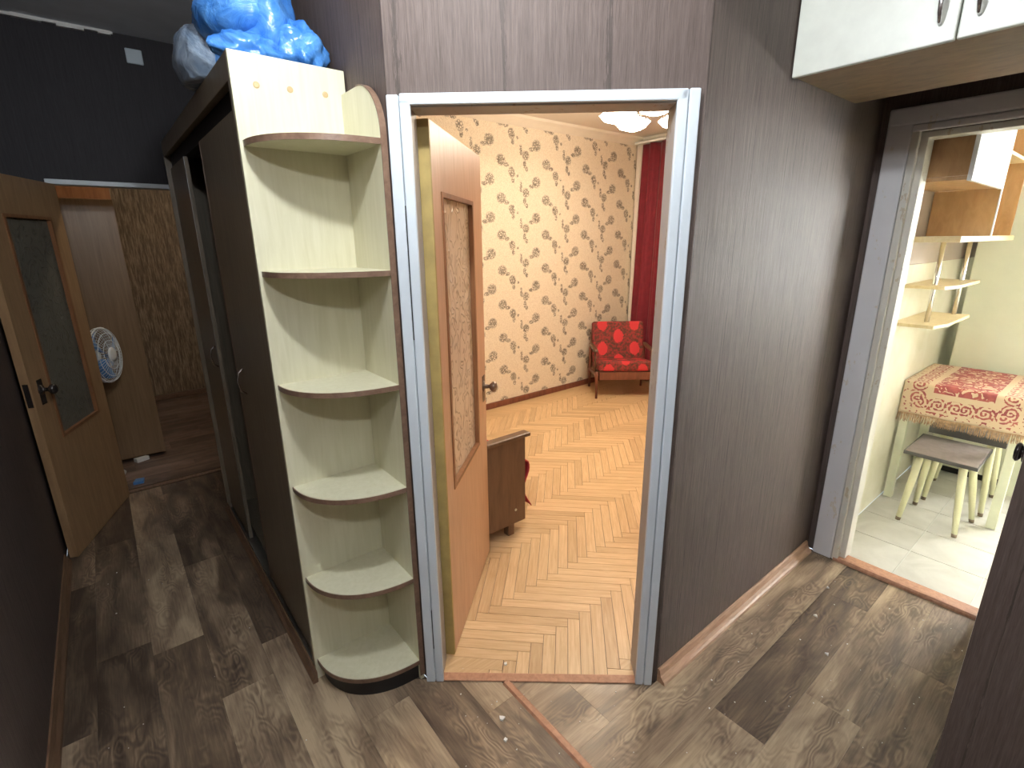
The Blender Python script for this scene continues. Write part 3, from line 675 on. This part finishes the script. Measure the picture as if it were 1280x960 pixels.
# ---------------------------------------------------------------- lit room
# chandelier
CH = (3.20, 2.37)
ch = tag(empty('chandelier', (CH[0], CH[1], RZ)), 'glowing ceiling chandelier with several flower-shaped glass shades', 'chandelier')
MB().lathe([(.07, RZ-.001), (.075, RZ-.02), (.03, RZ-.035), (.016, RZ-.15), (.025, RZ-.18), (.012, RZ-.20)], Matrix.Translation((CH[0], CH[1], 0)), 18).build('canopy', 'knob_brass', ch, smooth=True)
for i in range(5):
    a = 2*pi*i/5+2.53; c_, s_ = math.cos(a), math.sin(a); rr = .26
    hx, hy = CH[0]+rr*c_, CH[1]+rr*s_
    MB().tube([(CH[0]+.015*c_, CH[1]+.015*s_, RZ-.175), (CH[0]+.10*c_, CH[1]+.10*s_, RZ-.27), (CH[0]+.20*c_, CH[1]+.20*s_, RZ-.25), (hx, hy, RZ-.222)], .006, 8).build('arm', 'knob_brass', ch, smooth=True)
    vs = []; fs = []; nu = 30; pr_ = [(.015, -.225), (.05, -.23), (.09, -.245), (.115, -.265), (.080, -.305), (.025, -.322)]
    for r_, z in pr_:
        for k in range(nu):
            ph = 2*pi*k/nu; q = r_*(1+.12*math.cos(6*ph)*(1 if r_ > .05 else .3)); vs.append((hx+q*math.cos(ph), hy+q*math.sin(ph), RZ+z))
    for j in range(len(pr_)-1):
        for k in range(nu): fs.append((j*nu+k, j*nu+(k+1) % nu, (j+1)*nu+(k+1) % nu, (j+1)*nu+k))
    fs += [tuple(range(nu)), tuple(range((len(pr_)-1)*nu, len(pr_)*nu))]
    MB().add(vs, fs).build('shade', 'room_bulb', ch, smooth=True)
# curtains
def cur(name, mat, ya, yb, xt, xb, z0, z1, folds, amp, label, base):
    m = MB(); nu = int(folds*14)
    def fn(a, b):
        z = z0+(z1-z0)*b; y = ya+(yb-ya)*a
        x = xb+(xt-xb)*b; k = amp*(1.2-.5*b)
        return (x+k*math.sin(a*folds*2*pi)+.4*k*math.sin(a*folds*4.7*pi+1+b), y+.012*math.sin(a*folds*2*pi+1.1), z)
    m.grid(fn, nu, 14); o = m.build(name, mat, base=base, smooth=True, solid=.003); return tag(o, label, 'curtain')
cur('curtain', 'curtain_red', 3.80, 1.3, 4.96, 4.88, .03, 2.655, 15, .035, 'long dark red curtain hanging in folds in the lit room corner', (4.95, 2.5, .03))
cur('sheer_curtain', 'sheer', 3.905, 3.70, 5.00, 4.99, .05, 2.66, 3, .014, 'narrow edge of white sheer curtain beside the red curtain', (5.0, 3.8, .05))
rail = tag(MB().box(4.93, 5.05, 1.2, 3.90, 2.662, 2.685).build('curtain_rail', 'white_plastic', base=(5.0, 2.5, 2.67), bevel=.003), 'white curtain rail under the cornice in the lit room', 'curtain rail')
# armchair
TH = math.atan2(-.62, .785)
ac = tag(empty('armchair', (4.165, 3.25, 0), TH), 'red disc-patterned upholstered armchair in the corner of the lit room', 'armchair')
def L(mb, name, mat, **k): return mb.build(name, mat, ac, local=True, **k)
def cushion(prof, w2, rnd=.03):   # prof list of (y,z) closed; width 2*w2
    return MB().extrude(prof, -w2, w2, 'x')
L(cushion([(.01, .30), (.03, .41), (.45, .35), (.45, .25)], .288), 'seat_cushion', 'armchair_fabric', bevel=.028, seg=3)
L(cushion([(.37, .33), (.47, .34), (.57, .74), (.49, .765)], .290), 'back_cushion', 'armchair_fabric', bevel=.028, seg=3)
L(MB().box(-.275, .275, .03, .06, .20, .29), 'front_rail', 'red_wood', bevel=.006)
for sx in (-1, 1):
    x = sx*.302
    L(MB().tube([(x, .02, 0), (x, .045, .25), (x, .05, .29)], [.013, .020, .018], 10), 'leg', 'red_wood', smooth=True)
    L(MB().tube([(x, .50, 0), (x, .47, .25), (x, .47, .50)], [.013, .020, .017], 10), 'leg', 'red_wood', smooth=True)
    L(MB().extrude([(.11, .49), (.12, .512), (.46, .525), (.50, .51), (.46, .495), (.15, .485)], x-.022, x+.022, 'x'), 'armrest', 'brown_wood', bevel=.006)
    L(MB().tube([(x, .15, .26), (x, .16, .49)], .011, 10), 'arm_post', 'brown_wood', smooth=True)
    L(MB().extrude([(.03, .24), (.03, .27), (.48, .23), (.48, .20)], x-.012, x+.012, 'x'), 'side_rail', 'red_wood', bevel=.004)
# sofa along the corridor wall, seen past the door
sf = tag(empty('sofa', (1.27, 2.6, 0)), 'low sofa with dark brown wooden side panel half hidden by the open door', 'sofa')
MB().box(.90, 1.687, 1.985, 2.010, .085, .602).build('side_panel', 'brown_wood', sf, bevel=.002)
MB().box(.90, 1.687, 3.40, 3.425, .085, .602).build('side_panel', 'brown_wood', sf, bevel=.002)
for y0 in (1.965, 3.385): MB().box(.89, 1.712, y0, y0+.06, .603, .625).build('armrest', 'brown_wood', sf, bevel=.006)
for x, y in ((1.60, 2.03), (1.60, 3.36), (.96, 2.03), (.96, 3.36)):
    MB().box(x-.022, x+.022, y-.022, y+.022, 0, .15).build('leg', 'brown_wood', sf, bevel=.003)
MB().lathe([(.008, 0), (.008, .002), (.004, .003)], Matrix.Translation((1.615, 1.985, .17)) @ Matrix.Rotation(pi/2, 4, 'X'), 12).build('screw_cap', 'steel', sf)
MB().box(.92, 1.665, 2.012, 3.398, .15, .26).build('base_frame', 'brown_wood', sf, bevel=.004)
MB().box(.98, 1.665, 2.014, 3.396, .262, .42).build('seat_cushion', 'sofa_red', sf, bevel=.03, seg=3)
MB().extrude([(.90, .27), (1.05, .42), (.98, .78), (.89, .78)], 2.016, 3.394, 'y').build('backrest', 'sofa_red', sf, bevel=.03, seg=3)
m = MB()
def fn(a, b):
    y = 2.03+1.2*a; s_ = b*.62; wv = .012*math.sin(a*40)+.010*math.sin(a*23+2)
    if s_ < .30: return (1.44+s_, y, .428+.4*abs(wv))
    k = s_-.30; return (1.742+.9*wv+.022*math.sin(k*22+a*3), y+.02*math.sin(k*12), .42-k*.9)
m.grid(fn, 60, 24)
tag(m.build('red_throw', 'throw_red', base=(1.6, 2.6, .42), smooth=True, solid=.006), 'crumpled red throw hanging over the front of the sofa', 'throw')

# ---------------------------------------------------------------- kitchen
# table
TX0, TX1, TY0, TY1, TZ = 3.79, 4.44, .245, .80, .785
tb = tag(empty('kitchen_table', (4.1, .52, 0)), 'small pale kitchen table under the tapestry cloth', 'table')
MB().box(TX0, TX1, TY0, TY1, TZ-.025, TZ).build('table_top', 'table_paint', tb, bevel=.003)
MB().box(TX0+.03, TX1-.03, TY0+.03, TY1-.03, TZ-.12, TZ-.026).build('apron', 'table_paint', tb)
for x in (TX0+.022, TX1-.022):
    for y in (TY0+.022, TY1-.027):
        MB().extrude([(x-.022, y-.022), (x+.022, y-.022), (x+.022, y+.022), (x-.022, y+.022)], 0, TZ-.027, 'z').build('leg', 'table_paint', tb, bevel=.003)
# tablecloth: top + front drop, unfolded uv
me = bpy.data.meshes.new('tablecloth'); tc = bpy.data.objects.new('tablecloth', me); COL.objects.link(tc)
DROP = .195; nu, nv = 60, 64; TOT = DROP+(TX1-TX0)+.02
vs = []; uvs = []
for j in range(nv+1):
    s_ = TOT*j/nv
    for i in range(nu+1):
        a = i/nu; y = TY1+.006-(TY1-TY0+.018)*a
        if s_ < DROP:
            k = (DROP-s_)/DROP; x = TX0-.006-k*(.006+.006*math.sin(a*17)+.004*math.sin(a*31+1)); z = TZ+.004-(DROP-s_)
        else: x = TX0-.006+(s_-DROP); z = TZ+.0045+.0012*math.sin(a*9+s_*20)
        vs.append((x, y, z)); uvs.append((a*.575, s_))
me.from_pydata(vs, [], [(j*(nu+1)+i, j*(nu+1)+i+1, (j+1)*(nu+1)+i+1, (j+1)*(nu+1)+i) for j in range(nv) for i in range(nu)])
ul = me.uv_layers.new(name='UVMap')
for lpo in me.loops: ul.data[lpo.index].uv = uvs[lpo.vertex_index]
for p in me.polygons: p.use_smooth = True
me.materials.append(M['tapestry']); md = tc.modifiers.new('solid', 'SOLIDIFY'); md.thickness = .003; md.offset = 1
tag(tc, 'red and cream tapestry tablecloth with fringe over the kitchen table', 'tablecloth')
m = MB(); random.seed(5)
for i in range(190):
    a = (i+.5)/190; y = TY1+.006-(TY1-TY0+.018)*a; x = TX0-.014-.006*math.sin(a*17)-.004*math.sin(a*31+1); l = random.uniform(.040, .058); dy = random.uniform(-.006, .006)
    m.add([(x, y-.0016, TZ-DROP+.004), (x, y+.0016, TZ-DROP+.004), (x-.003, y+.0012+dy, TZ-DROP-l), (x-.003, y-.0012+dy, TZ-DROP-l), (x+.002, y, TZ-DROP+.004), (x-.001, y+dy, TZ-DROP-l)], [(0, 1, 2, 3), (1, 4, 5, 2), (4, 0, 3, 5)])
tag(m.build('fringe', 'fringe', tc), kind='stuff')
# stools
def stool(seat, feet, label, hz=.455, th=.022, sm='stool_seat'):
    cx = sum(f[0] for f in feet)/4; cy = sum(f[1] for f in feet)/4
    e = tag(empty('stool', (cx, cy, 0)), label, 'stool', 'stools at the kitchen table')
    x0, x1, y0, y1 = seat
    st = MB().box(x0, x1, y0, y1, hz-th, hz).build('seat', sm, e, bevel=.006)
    m = MB(); g = .001
    for b in ((x0-.004, x0-g, y0-.004, y1+.004), (x1+g, x1+.004, y0-.004, y1+.004), (x0-g, x1+g, y0-.004, y0-g), (x0-g, x1+g, y1+g, y1+.004)): m.box(*b, hz-th, hz-.002)
    m.build('rim', 'stool_rim', st)
    for fx, fy in feet:
        tx = (x0+x1)/2+((x1-x0)/2-.075)*(1 if fx > cx else -1); ty = (y0+y1)/2+((y1-y0)/2-.065)*(1 if fy > cy else -1)
        a = Vector((fx, fy, 0)); b = Vector((tx, ty, hz-th))
        lg = MB().tube([a+(b-a)*.05, a+(b-a)*.5, b], [.0135, .018, .020], 12).build('leg', 'stool_leg', e, smooth=True)
        MB().tube([a+Vector((0, 0, .001)), a+(b-a)*.05], [.0125, .0135], 12).build('foot_tip', 'stool_tip', lg, smooth=True)
    return e
stool((3.475, 3.868, .352, .672), ((3.504, .640), (3.520, .378), (3.800, .626), (3.800, .350)), 'nearer grey-topped stool with splayed cream legs before the tapestry table')
stool((3.91, 4.30, .305, .655), ((3.915, .610), (4.31, .640), (3.925, .332), (4.29, .335)), 'farther grey-topped stool pushed under the tapestry table', .505, .045, 'stool_rim')
# fridge
fg = tag(empty('refrigerator', (4.78, .34, 0)), 'tall cream-white refrigerator behind the kitchen table', 'refrigerator')
MB().box(4.53, 5.08, .0, .735, .05, 1.95).build('body', 'fridge', fg, bevel=.012)
MB().box(4.502, 4.527, .0, .735, .055, 1.945).build('door', 'fridge', fg, bevel=.008)
MB().box(4.55, 5.05, .03, .70, .0, .05).build('plinth', 'black', fg)
# wall shelf unit
ks = tag(empty('wall_shelf_unit', (3.5, .68, 1.62)), 'brown and white kitchen wall shelf unit with an open niche', 'shelf unit')
MB().box(2.98, 4.30, .545, .812, 1.622, 1.648).build('bottom_board', 'birch', ks, bevel=.002)
MB().box(3.60, 3.617, .548, .812, 1.649, 1.876).build('partition', 'kitchen_wood', ks)
MB().box(3.598, 3.619, .542, .547, 1.649, 2.40).build('front_edge', 'white_plastic', ks)
MB().box(2.92, 3.60, .56, .812, 1.878, 1.894).build('niche_top', 'kitchen_wood', ks)
MB().box(2.92, 2.936, .56, .812, 1.896, 2.40).build('side_panel', 'kitchen_wood', ks)
MB().box(3.62, 4.28, .80, .812, 1.65, 2.40).build('back_panel', 'kitchen_wood', ks)
MB().box(4.264, 4.28, .56, .80, 1.65, 2.40).build('side_panel', 'kitchen_wood', ks)
MB().box(3.62, 4.262, .56, .80, 2.05, 2.066).build('inner_shelf', 'birch', ks)
MB().box(2.92, 4.28, .56, .812, 2.402, 2.418).build('top_board', 'kitchen_wood', ks)
dr = MB().box(2.905, 3.594, .540, .557, 1.872, 2.40).build('cabinet_door', 'white_plastic', ks, bevel=.002)
MB().box(2.93, 3.57, .5385, .5398, 1.898, 1.903).build('door_groove', 'frame_grey', dr)
hr = tag(empty('hanging_tube_rack', (3.6, .71, 1.62)), 'chrome tube rack with two small birch shelves under the wall unit', 'rack')
for x, y in ((3.42, .69), (3.88, .665)):
    MB().tube([(x, y, 1.62), (x, y, 1.18)], .011, 12).build('tube', 'chrome', hr, smooth=True)
for z, dx in ((1.385, 0.0), (1.19, -.06)):
    MB().prism([(3.34+dx, .808), (3.34+dx, .63), (3.50+dx, .60), (3.98+dx, .60), (3.98+dx, .808)], z, z+.016).build('rack_shelf', 'birch', hr)
bx = tag(MB().box(3.80, 3.86, .60, .65, 1.649, 1.72).build('small_box', 'white_plastic', base=(3.83, .62, 1.649), bevel=.003), 'small white box standing in the open kitchen niche', 'box')

# ---------------------------------------------------------------- room past the corridor
bc = tag(empty('brown_cupboard', (-.3, 5.0, 0)), 'plain brown wooden cupboard in the room past the corridor', 'cupboard')
MB().box(-.80, .177, 4.745, 5.25, .02, 1.955).build('body', 'back_cabinet', bc)
MB().box(-.36, .177, 4.725, 4.744, .03, 1.955).build('cupboard_door', 'back_cabinet', bc, bevel=.002)
MB().box(-.80, -.365, 4.725, 4.744, .03, 1.955).build('cupboard_door', 'back_cabinet', bc, bevel=.002)
MB().box(-.80, .19, 5.252, 5.275, .0, 2.18).build('back_board', 'bead_wood', bc)
fn_ = tag(empty('standing_fan', (-.10, 4.46, 0)), 'blue and white standing fan behind the tan corridor door', 'fan')
FM = Matrix.Translation((-.075, 4.46, .905)) @ Vector((.91, -.41, .05)).to_track_quat('Z', 'Y').to_matrix().to_4x4()
MB().lathe([(.11, 0), (.115, .008), (.05, .03), (.02, .04)], Matrix.Translation((-.21, 4.51, 0)), 24).build('base', 'white_plastic', fn_, smooth=True)
MB().tube([(-.21, 4.51, .04), (-.19, 4.51, .86), (-.165, 4.50, .90)], .012, 10).build('pole', 'white_plastic', fn_, smooth=True)
MB().lathe([(.03, -.12), (.05, -.10), (.05, -.03), (.03, -.02)], FM, 16).build('motor', 'white_plastic', fn_, smooth=True)
for k in range(3):
    m = MB()
    def fn(a, b, k=k):
        r_ = .03+.135*a; an = 2*pi*k/3+(b-.5)*(.5+.9*a); return FM @ Vector((r_*math.cos(an), r_*math.sin(an), .01+(b-.5)*.05))
    m.grid(fn, 8, 6); m.build('blade', 'fan_blue', fn_, smooth=True, solid=.003)
gr = MB()
for r_, z in ((.19, .02), (.185, .035), (.15, .05), (.10, .058), (.19, 0.0), (.17, -.03), (.11, -.05)):
    gr.tube([FM @ Vector((r_*math.cos(2*pi*i/36), r_*math.sin(2*pi*i/36), z)) for i in range(37)], .006 if z == .02 else .0022, 6, False)
for i in range(44):
    a = 2*pi*i/44; c_, s_ = math.cos(a), math.sin(a)
    gr.tube([FM @ Vector((r_*c_, r_*s_, z)) for r_, z in ((.045, .06), (.10, .058), (.15, .05), (.19, .02), (.17, -.03), (.05, -.055))], .0014, 4, False)
gr.build('grille', 'white_plastic', fn_, smooth=True)
MB().lathe([(.05, .058), (.05, .064), (.03, .068), (.004, .069)], FM, 20).build('hub_cap', 'white_plastic', fn_, smooth=True)
pb = tag(empty('back_fill_bulb', (.85, 4.60, 2.55)), 'warm fill bulb added to light the room past the corridor, out of sight', 'lamp')  # unseen bulb, placed so its light reaches the cupboard front
MB().lathe([(.004, -.045), (.03, -.035), (.042, 0), (.02, .04), (.014, .05)], Matrix(), 16).build('bulb', 'back_fill', pb, local=True, smooth=True)
MB().lathe([(.016, .051), (.018, .10), (.018, .148)], Matrix(), 12).build('socket', 'black', pb, local=True)
# scraps on that floor
pp = MB().prism([(-.02, 4.66), (.06, 4.69), (.04, 4.72), (-.04, 4.70)], .0, .03).build('paper_scrap', 'plaster', base=(.01, 4.69, 0))
tag(pp, 'small white paper scrap lying on the floor beside the brown cupboard', 'paper')
pp = MB().prism([(-.07, 4.22), (-.01, 4.21), (.0, 4.27), (-.05, 4.28)], .0, .02).build('plastic_scrap', 'fan_blue', base=(-.03, 4.24, 0))
tag(pp, 'small blue plastic scrap on the floor by the corridor-end doorway', 'plastic')
# plaster crumbs on the floors
m = MB(); random.seed(11)
def crumb(x, y, s_):
    a = random.uniform(0, pi); n_ = random.choice((3, 4, 5)); m.prism([(x+s_*random.uniform(.5, 1)*math.cos(a+2*pi*i/n_), y+s_*random.uniform(.4, 1)*math.sin(a+2*pi*i/n_)) for i in range(n_)], .0006, .001+s_*.5)
def inroom(x, y): return nn_.dot(Vector((x, y)))-cD
for i in range(110):
    r_ = random.random()
    if r_ < .55: x, y = random.uniform(1.0, 2.65), random.uniform(.15, .80)
    elif r_ < .75: u = random.uniform(.08, DW-.08); x, y = dg(u, random.gauss(-.03, .10))
    elif r_ < .9: x, y = random.uniform(-.3, .35), random.uniform(.9, 3.3)
    else: x, y = random.uniform(.5, 1.1), random.uniform(.8, 1.3)
    if y > .82 and x > 1.3 and inroom(x, y) < .03: continue
    crumb(x, y, random.choice((.0015, .002, .002, .003, .004)))
for x, y, s_ in ((2.25, .62, .012), (2.05, .50, .010), (2.5, .66, .012), (.84, 1.12, .014), (.80, 1.05, .012), (1.0, 1.30, .010)): crumb(x, y, s_)
tag(m.build('plaster_crumbs', 'plaster', base=(1.2, .8, 0)), 'scattered white plaster crumbs on the hall floor', 'debris', kind='stuff')
